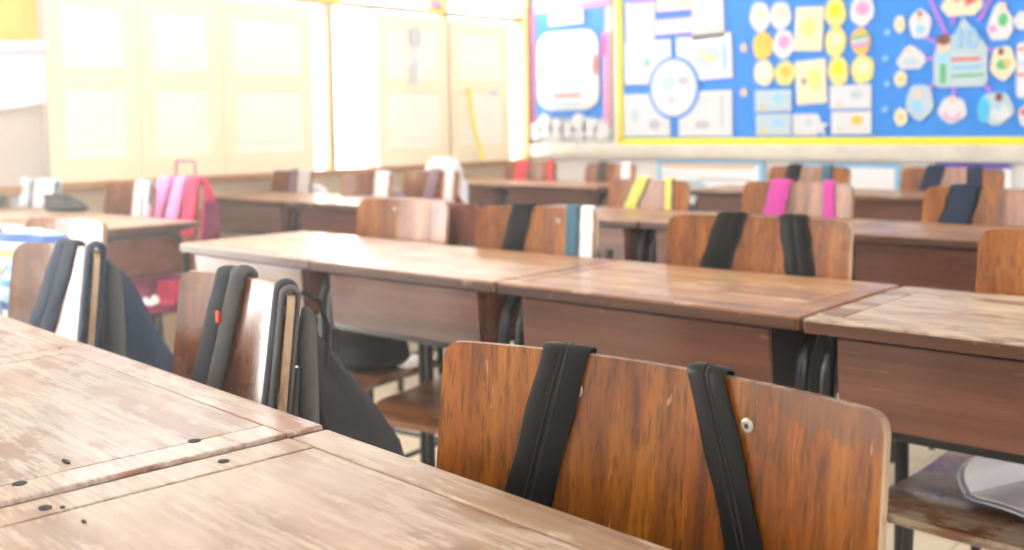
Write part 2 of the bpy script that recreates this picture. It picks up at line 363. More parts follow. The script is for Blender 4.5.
# ------------------------------------------------------------------ boards on the back wall
YF = YW-.03   # board face
b = thing('bulletin_board', (-2.1, YW, .96), 0, 'long blue bulletin board with yellow frame covered in paper cutouts', 'board')
def L(o, root): o.parent = root; o.matrix_parent_inverse = Matrix.Translation(-root.location); return o
L(MB().box((-2.1, YW-.012, 1.55), (3.46, .024, 1.16)).build('board_face', M['blue']), b)
m = MB()
m.box((-2.1, YW-.02, .955), (3.52, .04, .036), .004); m.box((-2.1, YW-.02, 2.145), (3.52, .04, .036), .004)
m.box((-3.835, YW-.02, 1.55), (.032, .04, 1.2), .004); m.box((-.365, YW-.02, 1.55), (.032, .04, 1.2), .004)
L(m.build('board_frame', M['yellow']), b)
b2 = thing('bulletin_board', (-4.23, YW, .96), 0, 'narrow blue bulletin board with pink border beside the window corner', 'board')
L(MB().box((-4.24, YW-.012, 1.50), (.66, .02, 1.06)).build('board_backing', M['pale']), b2)
L(MB().box((-4.237, YW-.018, 1.445), (.55, .02, .68)).build('board_face', M['blue']), b2)
L(MB().box((-4.545, YW-.025, 1.43), (.05, .02, .78), .003).box((-4.23, YW-.025, 1.81), (.66, .02, .045), .003).box((-3.94, YW-.025, 1.33), (.05, .02, .60), .003).build('pink_border', M['pinkp']), b2)
L(MB().box((-3.955, YW-.036, 1.55), (.03, .004, .13), .001).build('magenta_strip', M['hot']), b2)
L(MB().box((-4.585, YW-.02, 1.43), (.022, .04, 1.0), .003).build('board_frame', M['post']), b2)
# ledge under both boards
struct(MB().box((-1.95, YW-.03, .895), (5.2, .06, .085), .006).build('trim_5', M['rail']))

def card(name, shp, x0, x1, z0, z1, mat, label, cat='paper', marks=(), group=None, lay=0, rot=0, wob=.05):
    y = YF-.002*lay
    cx, cz = (x0+x1)/2, (z0+z1)/2; hx, hz = (x1-x0)/2, (z1-z0)/2
    t = thing(name, (cx, y, cz), 0, label, cat, group); t.rotation_euler = (0, rot, 0)
    def out(s, a, b_, c, d):
        if s == 'e': return ell(a, b_, c, d)
        if s == 'r': return rrect(a, b_, c, d, .004, 2)
        if s == 'R': return rrect(a, b_, c, d, min(b_-a, d-c)*.22)
        if s == 'w': return ell(a, b_, c, d, 40, wob, random.random()*6, 5)
        if s == 'h': return [(a, c+.05*(d-c)), (a+.1*(b_-a), c), (b_-.08*(b_-a), c), (b_, c+.08*(d-c)), (b_, c+.55*(d-c)), (b_-.15*(b_-a), c+.72*(d-c)), (a+.55*(b_-a), d), (a+.38*(b_-a), c+.76*(d-c)), (a+.1*(b_-a), c+.72*(d-c)), (a, c+.45*(d-c))]
        if s == 'p': return [(a, c+.3*(d-c)), (a+.2*(b_-a), c), (a+.8*(b_-a), c), (b_, c+.25*(d-c)), (b_-.05*(b_-a), c+.6*(d-c)), (a+.65*(b_-a), d-.1*(d-c)), (a+.5*(b_-a), d), (a+.3*(b_-a), d-.12*(d-c))]
        if s == 's':
            o = []
            for i in range(10):
                rr = 1 if i % 2 == 0 else .5; an = math.pi/2+i*math.pi/5
                o.append(((a+b_)/2+(b_-a)/2*rr*math.cos(an), (c+d)/2+(d-c)/2*rr*math.sin(an)))
            return o
    MB().prism(out(shp, -hx, hx, -hz, hz), -.003, .003).build('sheet', M[mat], t, smooth=False)
    for i, (s, a, b_, c, d, mm) in enumerate(marks):
        nm = {'e': 'drawing', 'r': 'printed_line', 'R': 'drawing', 'w': 'drawing', 's': 'drawing', 'p': 'drawing'}[s]
        MB().prism(out(s, -hx+2*hx*a, -hx+2*hx*b_, -hz+2*hz*c, -hz+2*hz*d), -.0042-.0006*i, -.003).build(nm, M[mm], t, smooth=False)
    return t
fl = [('e', .25, .5, .3, .6, 'pencil'), ('e', .55, .8, .4, .7, 'pale')]
card('tag_card', 'r', -4.385, -4.11, 1.695, 1.785, 'cream', 'cream title card at the top of the narrow pink-bordered board', 'card', [('r', .1, .9, .3, .5, 'peach')], lay=5)
card('poster', 'R', -4.49, -3.99, 1.155, 1.656, 'white', 'large white rounded poster with a red line on the narrow board', 'poster',
     [('r', .28, .7, .17, .2, 'red'), ('r', .28, .7, .06, .09, 'sky'), ('e', .48, .56, .48, .54, 'pencil'), ('e', .05, .15, .45, .6, 'paleyellow'), ('r', .2, .8, .85, .88, 'cream'), ('e', .92, .99, .42, .68, 'red')], lay=5)
m = MB()
for i in range(7): m.prism(ell(-4.58+i*.092, -4.46+i*.092, .965+.015*(i % 2), 1.075+.03*((i*2) % 3), 20), YF-.018, YF-.004)
tag(m.build('paper_flower_border', M['white'], smooth=False), 'row of white paper flowers along the bottom of the narrow board', 'decoration')
card('worksheet', 'r', -3.79, -3.58, 1.552, 1.80, 'grey', 'grey curled worksheet at the top left of the long blue board', 'worksheet', [('r', .1, 1.0, .92, 1.0, 'purple'), ('e', .1, .5, .3, .8, 'white')], lay=1)
card('title_strip', 'r', -3.565, -3.325, 1.712, 1.80, 'cream', 'cream title strip with purple edge, topmost on the long board', 'card', [('r', 0, 1, .0, .12, 'purple')], lay=1)
card('title_strip', 'r', -3.573, -3.325, 1.578, 1.677, 'white', 'white title strip with purple edges below the cream strip', 'card', [('r', 0, 1, 0, .1, 'purple'), ('r', 0, 1, .9, 1, 'purple')], lay=1)
card('worksheet', 'r', -3.325, -3.115, 1.546, 1.80, 'grey', 'tall pale grey worksheet right of the two title strips', 'worksheet', [('e', .2, .8, .3, .8, 'white')], lay=1, rot=R(-2))
rows = [('e', .1, .4, .25, .7, 'pale'), ('w', .5, .85, .3, .7, 'cream')]
card('worksheet', 'r', -3.80, -3.47, 1.298, 1.555, 'white', 'white drawing sheet at the upper left of the round drawing', 'worksheet', [('e', .35, .6, .35, .65, 'pale'), ('e', .45, .55, .42, .55, 'green'), ('r', .08, .14, .3, .8, 'sky')], lay=1)
card('worksheet', 'r', -3.428, -3.064, 1.307, 1.564, 'white', 'white coloured-in drawing sheet at the upper right of the round drawing', 'worksheet', [('w', .35, .8, .3, .75, 'pale'), ('e', .4, .55, .5, .7, 'peach'), ('e', .55, .7, .4, .55, 'paleyellow'), ('r', .85, .9, .2, .8, 'sky')], lay=1, rot=R(-2))
card('worksheet', 'r', -3.81, -3.479, .986, 1.239, 'white', 'white drawing sheet at the lower left of the round drawing', 'worksheet', [('e', .15, .35, .3, .7, 'pale'), ('e', .55, .8, .15, .4, 'pencil')], lay=1)
card('worksheet', 'r', -3.416, -3.065, .985, 1.244, 'white', 'white drawing sheet at the lower right of the round drawing', 'worksheet', [('e', .3, .6, .15, .35, 'pencil'), ('r', .8, .84, .2, .9, 'pencil'), ('r', .1, .7, .8, .83, 'pale')], lay=1)
tag(MB().prism(ell(-3.625, -3.273, 1.083, 1.452, 40), YF-.008, YF-.005).build('blue_disc', M['blue'], smooth=False), 'blue paper ring backing the round drawing', 'paper')
card('round_drawing', 'e', -3.605, -3.293, 1.103, 1.432, 'white', 'round white pencil drawing in the middle of four sheets', 'drawing', [('e', .2, .55, .45, .75, 'pale'), ('e', .6, .85, .55, .7, 'pencil'), ('e', .4, .52, .25, .35, 'pencil')], lay=4)
card('paper_shape', 's', -3.02, -2.96, 1.442, 1.509, 'peach', 'small pink paper star, upper one left of the oval cards', 'cutout', lay=1)
card('paper_shape', 's', -3.022, -2.958, 1.196, 1.258, 'peach', 'small pink paper star, lower one left of the oval cards', 'cutout', lay=1)
ov = [(-2.951, -2.829, 1.557, 1.722, 'white', 'cream', 'white oval card, top left of the oval cluster'), (-2.829, -2.704, 1.56, 1.711, 'white', 'peach', 'white oval card with pink smudge, top right of the oval cluster'),
      (-2.933, -2.811, 1.403, 1.556, 'golden', 'orange', 'golden oval card in the middle row of the left oval cluster'), (-2.811, -2.686, 1.402, 1.559, 'white', 'pinkp', 'white oval card right beside the golden oval'),
      (-2.927, -2.805, 1.259, 1.402, 'cream', 'white', 'cream oval card in the bottom row, left of its neighbour'), (-2.799, -2.68, 1.255, 1.39, 'paleyellow', 'orange', 'pale yellow oval card beside the lower cream sheet'),
      (-2.51, -2.394, 1.548, 1.705, 'paleyellow', 'yellow', 'yellow topped oval card right of the upper cream sheet'), (-2.509, -2.393, 1.397, 1.553, 'paleyellow', 'cream', 'plain pale yellow oval card, middle of its column'),
      (-2.492, -2.381, 1.244, 1.401, 'paleyellow', 'yellow', 'oval card with a strong yellow centre, lowest of its column'), (-2.372, -2.244, 1.548, 1.702, 'white', 'pinkp', 'whitish pink oval card at the top right of the cards'),
      (-2.366, -2.264, 1.40, 1.539, 'orange', 'red', 'colourful striped oval card with red and green bands'), (-2.365, -2.242, 1.249, 1.399, 'paleyellow', 'cream', 'large pale yellow oval card above the right-hand small sheets')]
for i, (x0, x1, z0, z1, c, c2, lb) in enumerate(ov):
    mk = [('w', .25, .8, .35, .8, c2)]
    if 'striped' in lb: mk = [('r', .1, .95, .62, .74, 'green'), ('r', .1, .9, .45, .6, 'pale'), ('r', .1, .9, .3, .42, 'purple')]
    card('oval_card', 'w', x0, x1, z0, z1, c, lb, 'card', mk, lay=1, rot=R(random.uniform(-8, 8)), wob=.03)
card('sheet_card', 'r', -2.681, -2.521, 1.436, 1.67, 'cream', 'upper cream portrait sheet between the oval cards', 'sheet', [('w', .25, .75, .3, .75, 'paleyellow')], lay=1, rot=R(3))
card('sheet_card', 'r', -2.674, -2.502, 1.153, 1.388, 'cream', 'lower cream portrait sheet with a brown dot', 'sheet', [('w', .4, .85, .3, .8, 'paleyellow'), ('e', .22, .32, .45, .6, 'brown')], lay=1, rot=R(-3))
for x0, x1, z0, z1, lb in ((-2.92, -2.703, 1.115, 1.235, 'small landscape sheet with orange spot, upper left of the bottom sheets'), (-2.914, -2.703, .985, 1.104, 'small landscape sheet with orange spot, lower left corner of the sheets'),
                           (-2.691, -2.547, .985, 1.10, 'small square sheet with red dot beside the white star'), (-2.48, -2.256, 1.122, 1.247, 'small landscape sheet with pencil lines, upper right of the bottom sheets'),
                           (-2.473, -2.255, .99, 1.111, 'small landscape sheet with golden scribble, lower right of the sheets')):
    card('small_sheet', 'r', x0, x1, z0, z1, 'pale' if 'spot' in lb else 'white', lb, 'sheet', [('e', .15, .3, .12, .3, 'orange' if 'orange' in lb else 'peach'), ('w', .5, .8, .4, .8, 'golden' if 'golden' in lb else ('sky' if 'spot' in lb else 'pale'))], lay=1)
card('paper_shape', 's', -2.60, -2.482, .975, 1.085, 'white', 'white paper star at the bottom edge of the long board', 'cutout', lay=3)
# pencil-map group around the centre shape
for i, (x0, z0, x1, z1) in enumerate(((-1.965, 1.66, -1.875, 1.46), (-1.855, 1.60, -1.85, 1.52), (-1.66, 1.66, -1.73, 1.53), (-2.03, 1.50, -1.90, 1.42), (-1.985, 1.355, -1.91, 1.375), (-1.97, 1.20, -1.90, 1.28), (-1.84, 1.16, -1.845, 1.24), (-1.66, 1.39, -1.72, 1.39), (-1.67, 1.19, -1.73, 1.26))):
    a = Vector((x0, 0, z0)); c = Vector((x1, 0, z1)); d = (c-a).normalized(); n = Vector((-d.z, 0, d.x))*.009
    pts = [a+n, c+n, c-n, a-n]
    where = ['upper left', 'straight above', 'upper right', 'left shoulder', 'left side', 'lower left', 'straight below', 'right side', 'lower right'][i]
    tag(MB().prism([(p.x, p.z) for p in pts], YF-.004, YF+.004).build('paper_arrow', M['purple'], smooth=False), 'purple paper strip pointing at the big pale cutout from %s' % where.replace('straight ', ''), 'paper strip', 'purple strips on the board')
kid = [('e', .35, .6, .55, .85, 'peach'), ('w', .3, .7, .15, .5, 'sky'), ('e', .38, .6, .78, .95, 'brown')]
c = card('figure_cutout', 'h', -1.94, -1.685, 1.217, 1.55, 'pale', 'biggest pale pointed cutout with a child figure and the number 10', 'cutout',
     [('w', .08, .30, .32, .52, 'sky'), ('r', .13, .24, .06, .34, 'green'), ('e', .08, .30, .50, .72, 'peach'), ('w', .06, .32, .62, .78, 'brown'),
      ('r', .34, .88, .38, .42, 'red'), ('r', .36, .9, .27, .30, 'cyan'), ('r', .34, .94, .15, .18, 'green')], lay=2)
MB().box((-.005, -.009, .068), (.018, .006, .10), .001).build('number_one', M['sky'], c, smooth=False)
o = MB()
ro = ell(.022, .085, .018, .118, 30); ri = ell(.038, .069, .036, .100, 30)
vo = [o.bm.verts.new((x, -.012, z)) for x, z in ro]; vi = [o.bm.verts.new((x, -.012, z)) for x, z in ri]
vo2 = [o.bm.verts.new((x, -.006, z)) for x, z in ro]; vi2 = [o.bm.verts.new((x, -.006, z)) for x, z in ri]
for k in range(30):
    q = (k+1) % 30
    for A, B, C_, D_ in ((vo[k], vo[q], vi[q], vi[k]), (vo[k], vo[q], vo2[q], vo2[k]), (vi[k], vi[q], vi2[q], vi2[k])): o.bm.faces.new((A, B, C_, D_))
o.build('number_zero', M['sky'], c, smooth=False)
cut = [('w', -2.139, -2.083, 1.499, 1.584, 'cream', 'small cream egg cutout, topmost of three at the left of the figures', [('e', .3, .7, .3, .7, 'peach')]),
       ('w', -2.063, -1.954, 1.462, 1.606, 'white', 'white oval figure cutout at the upper left of the biggest cutout', kid),
       ('p', -2.128, -1.981, 1.315, 1.435, 'white', 'white cloud cutout with a tiny face left of the biggest cutout', [('e', .35, .55, .65, .9, 'peach'), ('w', .2, .8, .1, .5, 'pale')]),
       ('w', -2.137, -2.071, 1.227, 1.308, 'cream', 'small cream egg cutout, middle of three at the left of the figures', [('e', .3, .7, .3, .7, 'golden')]),
       ('w', -2.075, -1.94, 1.059, 1.239, 'pale', 'pale tall figure cutout at the lower left of the biggest cutout', [('e', .3, .55, .6, .8, 'peach'), ('w', .2, .6, .2, .55, 'sky')]),
       ('w', -2.135, -2.069, 1.03, 1.121, 'cream', 'small cream egg cutout, lowest of three at the left of the figures', [('e', .3, .7, .3, .7, 'golden')]),
       ('p', -1.911, -1.708, 1.56, 1.72, 'cream', 'cream cutout with big red patch above the biggest cutout', [('w', .35, .85, .3, .75, 'red'), ('e', .4, .6, .3, .5, 'cream')]),
       ('p', -1.693, -1.571, 1.433, 1.613, 'white', 'white bell-shaped figure cutout at the upper right', [('e', .5, .75, .72, .98, 'peach'), ('w', .45, .8, .35, .7, 'green'), ('e', .1, .4, .2, .4, 'pinkp')]),
       ('w', -1.672, -1.559, 1.243, 1.404, 'cream', 'cream speech-bubble cutout with green figure right of the centre', [('e', .3, .55, .72, .95, 'brown'), ('w', .25, .75, .3, .6, 'green'), ('e', .55, .8, .4, .6, 'orange')]),
       ('w', -1.729, -1.564, 1.03, 1.187, 'pale', 'blue and white cloud cutout with figure at the lower right', [('w', 0, .35, .05, .9, 'cyan'), ('e', .5, .7, .7, .98, 'brown'), ('w', .4, .9, .1, .6, 'white'), ('e', .5, .66, .45, .65, 'sky')]),
       ('w', -1.915, -1.78, 1.042, 1.169, 'white', 'white pot-shaped cutout with small head below the biggest cutout', [('e', .4, .62, .75, 1.05, 'peach'), ('w', .2, .8, .1, .5, 'pinkp'), ('w', .3, .7, .2, .5, 'white')]),
       ('w', -1.57, -1.49, 1.473, 1.56, 'white', 'white blank cutout at the right edge of view, upper one', []),
       ('R', -1.554, -1.457, 1.155, 1.416, 'white', 'tall white cutout with red writing at the right edge of view', [('r', .05, .5, .85, .9, 'red'), ('r', .05, .6, .6, .64, 'sky'), ('r', .05, .6, .4, .44, 'red')]),
       ('w', -1.542, -1.454, 1.014, 1.131, 'white', 'white cutout at the right edge of view, lowest one', [('e', .1, .4, .5, .8, 'red')])]
for s, x0, x1, z0, z1, mt, lb, mk in cut: card('figure_cutout', s, x0, x1, z0, z1, mt, lb, 'cutout', mk, lay=1)
for k in range(4):
    card('pin_dot', 'e', -2.20+.01*(k % 2), -2.17+.01*(k % 2), 1.10+.13*k, 1.13+.13*k, 'sky', 'tiny pale blue paper dot on the bare blue strip, %s' % ('lowest', 'second from bottom', 'second from top', 'highest')[k], 'paper dot', lay=1)
# posters under the ledge
card('wall_poster', 'r', -3.566, -2.871, .56, .842, 'sky', 'light blue framed poster with orange bar under the ledge', 'poster', [('r', .04, .96, .0, .93, 'bright'), ('r', .05, .93, .86, .92, 'orangebar'), ('e', .2, .5, .2, .6, 'pale'), ('r', .4, .9, .6, .64, 'pencil')])
card('wall_poster', 'r', -2.70, -2.112, .56, .835, 'sky', 'pale poster with light blue frame and a purple spot under the ledge', 'poster', [('r', .03, .97, .0, .92, 'bright'), ('e', .66, .8, .12, .4, 'pinkp'), ('e', .3, .6, .3, .7, 'pale')])
card('wall_poster', 'r', -1.925, -1.57, .56, .846, 'bright', 'white poster with violet top band behind the far right chair', 'poster', [('r', 0, 1, .91, 1, 'violet')])
tag(MB().prism(ell(-3.89, -3.79, .70, .84), YF-.003, YF+.02).build('paper_plate', M['white']), 'round white paper plate under the yellow board corner', 'plate')

# ------------------------------------------------------------------ desks
def arc_leg(x, d, r, zt, m, y0=.05, y1=None, zb=0):
    y1 = d-.05 if y1 is None else y1; pts = [(x, y0, zb), (x, y0, zt-.09)]
    for k in range(1, 7): a = R(180-15*k); pts.append((x, y0+.09+.09*math.cos(a), zt-.09+.09*math.sin(a)))
    for k in range(1, 7): a = R(90-15*k); pts.append((x, y1-.09+.09*math.cos(a), zt-.09+.09*math.sin(a)))
    pts.append((x, y1, zb)); m.tube(pts, r, 10); return m
def desk(loc, rz, label, group, w=.655, d=.42, top='top_mid', rim='rim_mid', pz=.565, zt=.75, edge_r=.004, marks=(), sideb='arch_board'):
    t = thing('school_desk', loc, rz, label, 'desk', group)
    th = .024; e = .045
    # rim boards leave a recessed seam round the lid
    m = MB()
    m.box((w/2, e/2, zt-th/2), (w, e, th), edge_r); m.box((w/2, d-e/2, zt-th/2), (w, e, th), edge_r)
    m.box((e/2, d/2, zt-th/2), (e, d-2*e-.001, th), edge_r*.6); m.box((w-e/2, d/2, zt-th/2), (e, d-2*e-.001, th), edge_r*.6)
    m.build('tabletop_rim', M[rim], t, wn=True)
    MB().box((w/2, -.0012, zt-th/2-.002), (w-.006, .004, th-.005), .0015).box((w+.0012, d/2, zt-th/2-.002), (.004, d-.006, th-.005), .0015).build('edge_strip', M['edge_dark'], t, wn=True)
    MB().box((w/2, d/2, zt-th/2-.0006), (w-2*e-.003, d-2*e-.003, th), .0015).build('tabletop', M[top], t, wn=True)
    MB().box((w/2, d/2, zt-th-.003), (w-.06, d-.05, .006)).build('tabletop_base', M['groove'], t)
    MB().box((w/2-.006, .027, (pz+zt-th)/2-.003), (w-.112, .014, zt-th-pz-.006), .002, rot=Matrix.Rotation(R(3.5), 3, 'X')).build('front_panel', M['panel'], t, wn=True)
    for x in (.058, w-.07): MB().box((x, d/2+.005, (pz+zt-th)/2-.003), (.014, d-.08, zt-th-pz-.006), .002).build('side_board', M[sideb], t)
    MB().box((w/2, d/2+.005, pz+.006), (w-.12, d-.08, .012)).build('book_shelf', M['panel_box'], t)
    for x in (.018, w-.018): arc_leg(x, d, .0125, zt-th-.004, MB()).build('leg_frame', M['steel'], t)
    MB().box((w/2, .05, pz-.010), (w-.036, .016, .018), .003).build('crossbar', M['steel'], t)
    MB().tube([(.018, d-.05, .14), (w-.018, d-.05, .14)], .009).build('crossbar', M['steel'], t)
    for x in (.018, w-.018): MB().tube([(x, .05, .14), (x, d-.05, .14)], .009).build('side_rung', M['steel'], t)
    for (x, y, rx, ry) in marks:
        MB().loft([[(x+rx*math.cos(a), y+ry*math.sin(a), z) for a in (2*math.pi*k/14 for k in range(14))] for z in (zt-.004, zt+.0006)]).build('screw_hole', M['hole'], t)
    return t
G1 = 'desks of the nearest row'; G2 = 'desks of the second row'; G3 = 'desks of the third row'; G4 = 'desks of the back row'
# nearest row, turned a little clockwise
an = R(-5.2); ca, sa = math.cos(an), math.sin(an)
J = Vector((-.882, .698, 0))   # far corner where the two nearest tops meet
def near(u, wd, z=0): # origin (front left) of a desk whose far-left corner lies u along the row from J
    return (J.x+u*ca+.42*sa, J.y+u*sa-.42*ca, z)
def tolocal(px, py, org): 
    dx, dy = px-org[0], py-org[1]; return (dx*ca+dy*sa, -dx*sa+dy*ca)
oa = near(-.622, .63); ob = near(.003, .66)
desk(oa, an, 'worn pale school desktop in the left foreground beside the aisle of hung backpacks', G1, .619, .42, 'top_near', 'rim_near',
     marks=[tolocal(*h, oa)+(.0065, .0065) for h in ((-.940, .578), (-.949, .407))]+[tolocal(-.978, .464, oa)+(.009, .0025)], zt=.753)
desk(ob, an, 'bare scratched school desktop at the very bottom, in front of the big chair back', G1, .66, .42, 'top_bare', 'top_bare',
     marks=[tolocal(*h, ob)+s for h, s in (((-.868, .564), (.006, .0055)), ((-.878, .397), (.0065, .0055)), ((-.868, .407), (.003, .002)), ((-.823, .403), (.004, .0015)))])
desk(near(-1.262, .63), an, 'school desk at the left edge, behind the worn pale foreground desktop', G1, .632, .42, 'top_near', 'rim_near', zt=.752)
# second row
Y2 = 1.585
desk((-2.665, Y2+.03, 0), R(-2), 'second-row desk with pale glossy top, leftmost of the middle block', G2, .61, .42, 'top_mid', 'rim_mid', .60)
desk((-2.045, Y2, 0), 0, 'second-row desk with reddish front panel, right of the leftmost one', G2, .595, .42, 'top_mid', 'rim_mid', .60)
desk((-1.44, Y2, 0), 0, 'second-row desk directly beyond the big chair back', G2, .655, .42, 'top_mid', 'rim_mid', .56, sideb='side_gap_dark')
desk((-.772, Y2-.01, 0), 0, 'second-row desk with pale worn top at the right edge', G2, .66, .42, 'top_pale', 'rim_pale', .583, sideb='side_gap_dark')
desk((-3.905, 1.62, 0), 0, 'left-block desk with arched side frame next to the aisle', G2, .655, .43, 'top_pale', 'rim_mid', .57)
desk((-4.57, 1.62, 0), 0, 'left-block desk at the far left edge beneath the blue and white bag', G2, .655, .43, 'top_pale', 'rim_mid', .57)
# third row
Y3 = 2.83
for x, lb in ((-4.46, 'third-row desk nearest the window, left of the pink backpack seam'), (-3.79, 'third-row desk beside the window-side one, behind the plain chair back'),
              (-2.63, 'third-row desk behind the black and teal strap chair'), (-1.965, 'third-row desk behind the black strap chair of the second row'), (-1.30, 'third-row desk with wide brown panel at the right')):
    desk((x, Y3+(.02 if x > -3 else 0), 0), 0, lb.replace(', left of the pink backpack seam', ', right of the pink backpack'), G3, .655, .42, 'top_mid', 'rim_mid', .60 if x < -2.7 else .57)
Y4 = 4.25
for x, lb in ((-4.5, 'back-row desk below the last shutter'), (-3.84, 'back-row desk below the narrow board'), (-2.70, 'back-row desk below the poster with the orange bar'),
              (-2.04, 'back-row desk with brown panel left of the navy strap chairs'), (-1.38, 'back-row desk behind the navy strap chair at the right edge')):
    desk((x, Y4+(.05 if x > -3 else 0), 0), 0, lb, G4, .655, .42, 'top_mid', 'rim_mid', .60)

# ------------------------------------------------------------------ chairs
ZT = .85
def surf(u, z, w, sag, lean):     # centre surface of the backrest
    return Vector((u*w, -sag*(2*u)**2-(ZT-z)*math.tan(lean), z))
def chair(loc, rz, label, group, w=.43, back='back', seat='seat', sag=.035, lean=R(7), zb=.53, seatz=.41, rivets=((.17, .055), (-.17, .055)), th=.010, edge_mat='ply', ydep=.37, rc=.028, seatw=None):
    t = thing('school_chair', (loc[0], loc[1], 0), rz, label, 'chair', group)
    # backrest: bent plywood with rounded corners
    n = 22; m = MB(); h = ZT-zb
    cols = []
    for i in range(n+1):
        q = i/n; u = -.5+q
        dd = min(q, 1-q)*w
        cut = 0 if dd >= rc else rc-math.sqrt(max(0, rc*rc-(rc-dd)**2))
        cols.append((u, zb+cut, ZT-cut))
    # add finer columns at the corners
    for k in (.15, .4, .7):
        for sgn in (-1, 1):
            dd = rc*k; q = dd/w; u = sgn*(.5-q); cut = rc-math.sqrt(rc*rc-(rc-dd)**2)
            cols.append((u, zb+cut, ZT-cut))
    cols.sort()
    nv = 8; F_, B_ = [], []
    for u, z0, z1 in cols:
        nr = Vector((4*sag*2*u/w, 1, 0)).normalized()
        F_.append([m.bm.verts.new(surf(u, z0+(z1-z0)*j/nv, w, sag, lean)-nr*th/2) for j in range(nv+1)])
        B_.append([m.bm.verts.new(surf(u, z0+(z1-z0)*j/nv, w, sag, lean)+nr*th/2) for j in range(nv+1)])
    edge = []
    for i in range(len(cols)-1):
        for j in range(nv):
            m.bm.faces.new((F_[i][j], F_[i+1][j], F_[i+1][j+1], F_[i][j+1])); m.bm.faces.new((B_[i][j], B_[i][j+1], B_[i+1][j+1], B_[i+1][j]))
        for j in (0, nv): edge.append(m.bm.faces.new((F_[i][j], F_[i+1][j], B_[i+1][j], B_[i][j])))
    for i in (0, len(cols)-1):
        for j in range(nv): edge.append(m.bm.faces.new((F_[i][j], F_[i][j+1], B_[i][j+1], B_[i][j])))
    for fc in edge: fc.material_index = 1
    o = m.build('backrest', M[back], t); o.data.materials.append(M[edge_mat])
    for u, dz in rivets:
        p = surf(u, ZT-dz, w, sag, lean); nr = Vector((4*sag*2*u/w, 1, 0)).normalized()
        rv = MB().tube([p-nr*(th/2-.001), p-nr*(th/2+.0008), p-nr*(th/2+.0016)], [.0068, .0066, .0045], 16).build('rivet', M['chrome'], t, smooth=False)
        MB().tube([p-nr*(th/2+.0014), p-nr*(th/2+.0019)], .0022, 10).build('rivet_centre', M['rivet_hole'], rv)
    # seat: slightly dished board with rolled front
    sw = seatw or min(w, .42); yb = -(ZT-seatz)*math.tan(lean)+.0-.02
    rings = []
    for i in range(13):
        q = i/12; y = yb-ydep*q; z = seatz-.008*math.sin(math.pi*q)
        if q > .8: z -= .03*((q-.8)/.2)**2
        ww = sw/2*(1-(.06 if q in (0, 1) else 0)); rr = []
        for k in range(11): x = -ww+2*ww*k/10; rr.append((x, y, z-.004*(1-(2*k/10-1)**2)))
        rings.append(rr+[(x, y, zz-.016) for x, y, zz in reversed(rr)])
    MB().loft(rings).build('seat', M[seat], t)
    # frame
    xs = sw/2-.03
    for s in (-1, 1):
        MB().tube([(s*(xs-.01), yb-ydep+.05, seatz-.03), (s*xs, yb-ydep+.03, .0)], .010).build('leg', M['steel'], t)
        pt = surf(s*(xs-.01)/w, ZT-.10, w, sag, lean)+Vector((0, .019, 0)); pb = surf(s*(xs-.01)/w, zb+.02, w, sag, lean)+Vector((0, .019, 0))
        MB().tube([tuple(pt), tuple(pb), (s*xs, yb+.035, seatz), (s*xs, yb+.06, .0)], .010).build('leg', M['steel'], t)
        MB().tube([(s*xs, yb+.035, seatz-.028), (s*(xs-.005), yb-ydep+.05, seatz-.034)], .009).build('seat_rail', M['steel'], t)
        MB().tube([(s*xs, yb+.05, .15), (s*xs, yb-ydep+.035, .15)], .007).build('stretcher', M['steel'], t)
    MB().tube([(-xs, yb-ydep+.05, seatz-.034), (xs, yb-ydep+.05, seatz-.034)], .009).build('seat_rail', M['steel'], t)
    MB().tube([(-xs, yb+.05, .15), (xs, yb+.05, .15)], .007).build('stretcher', M['steel'], t)
    t['w'] = w
    return dict(root=t, th=th, w=w, sag=sag, lean=lean, loc=loc, rz=rz)

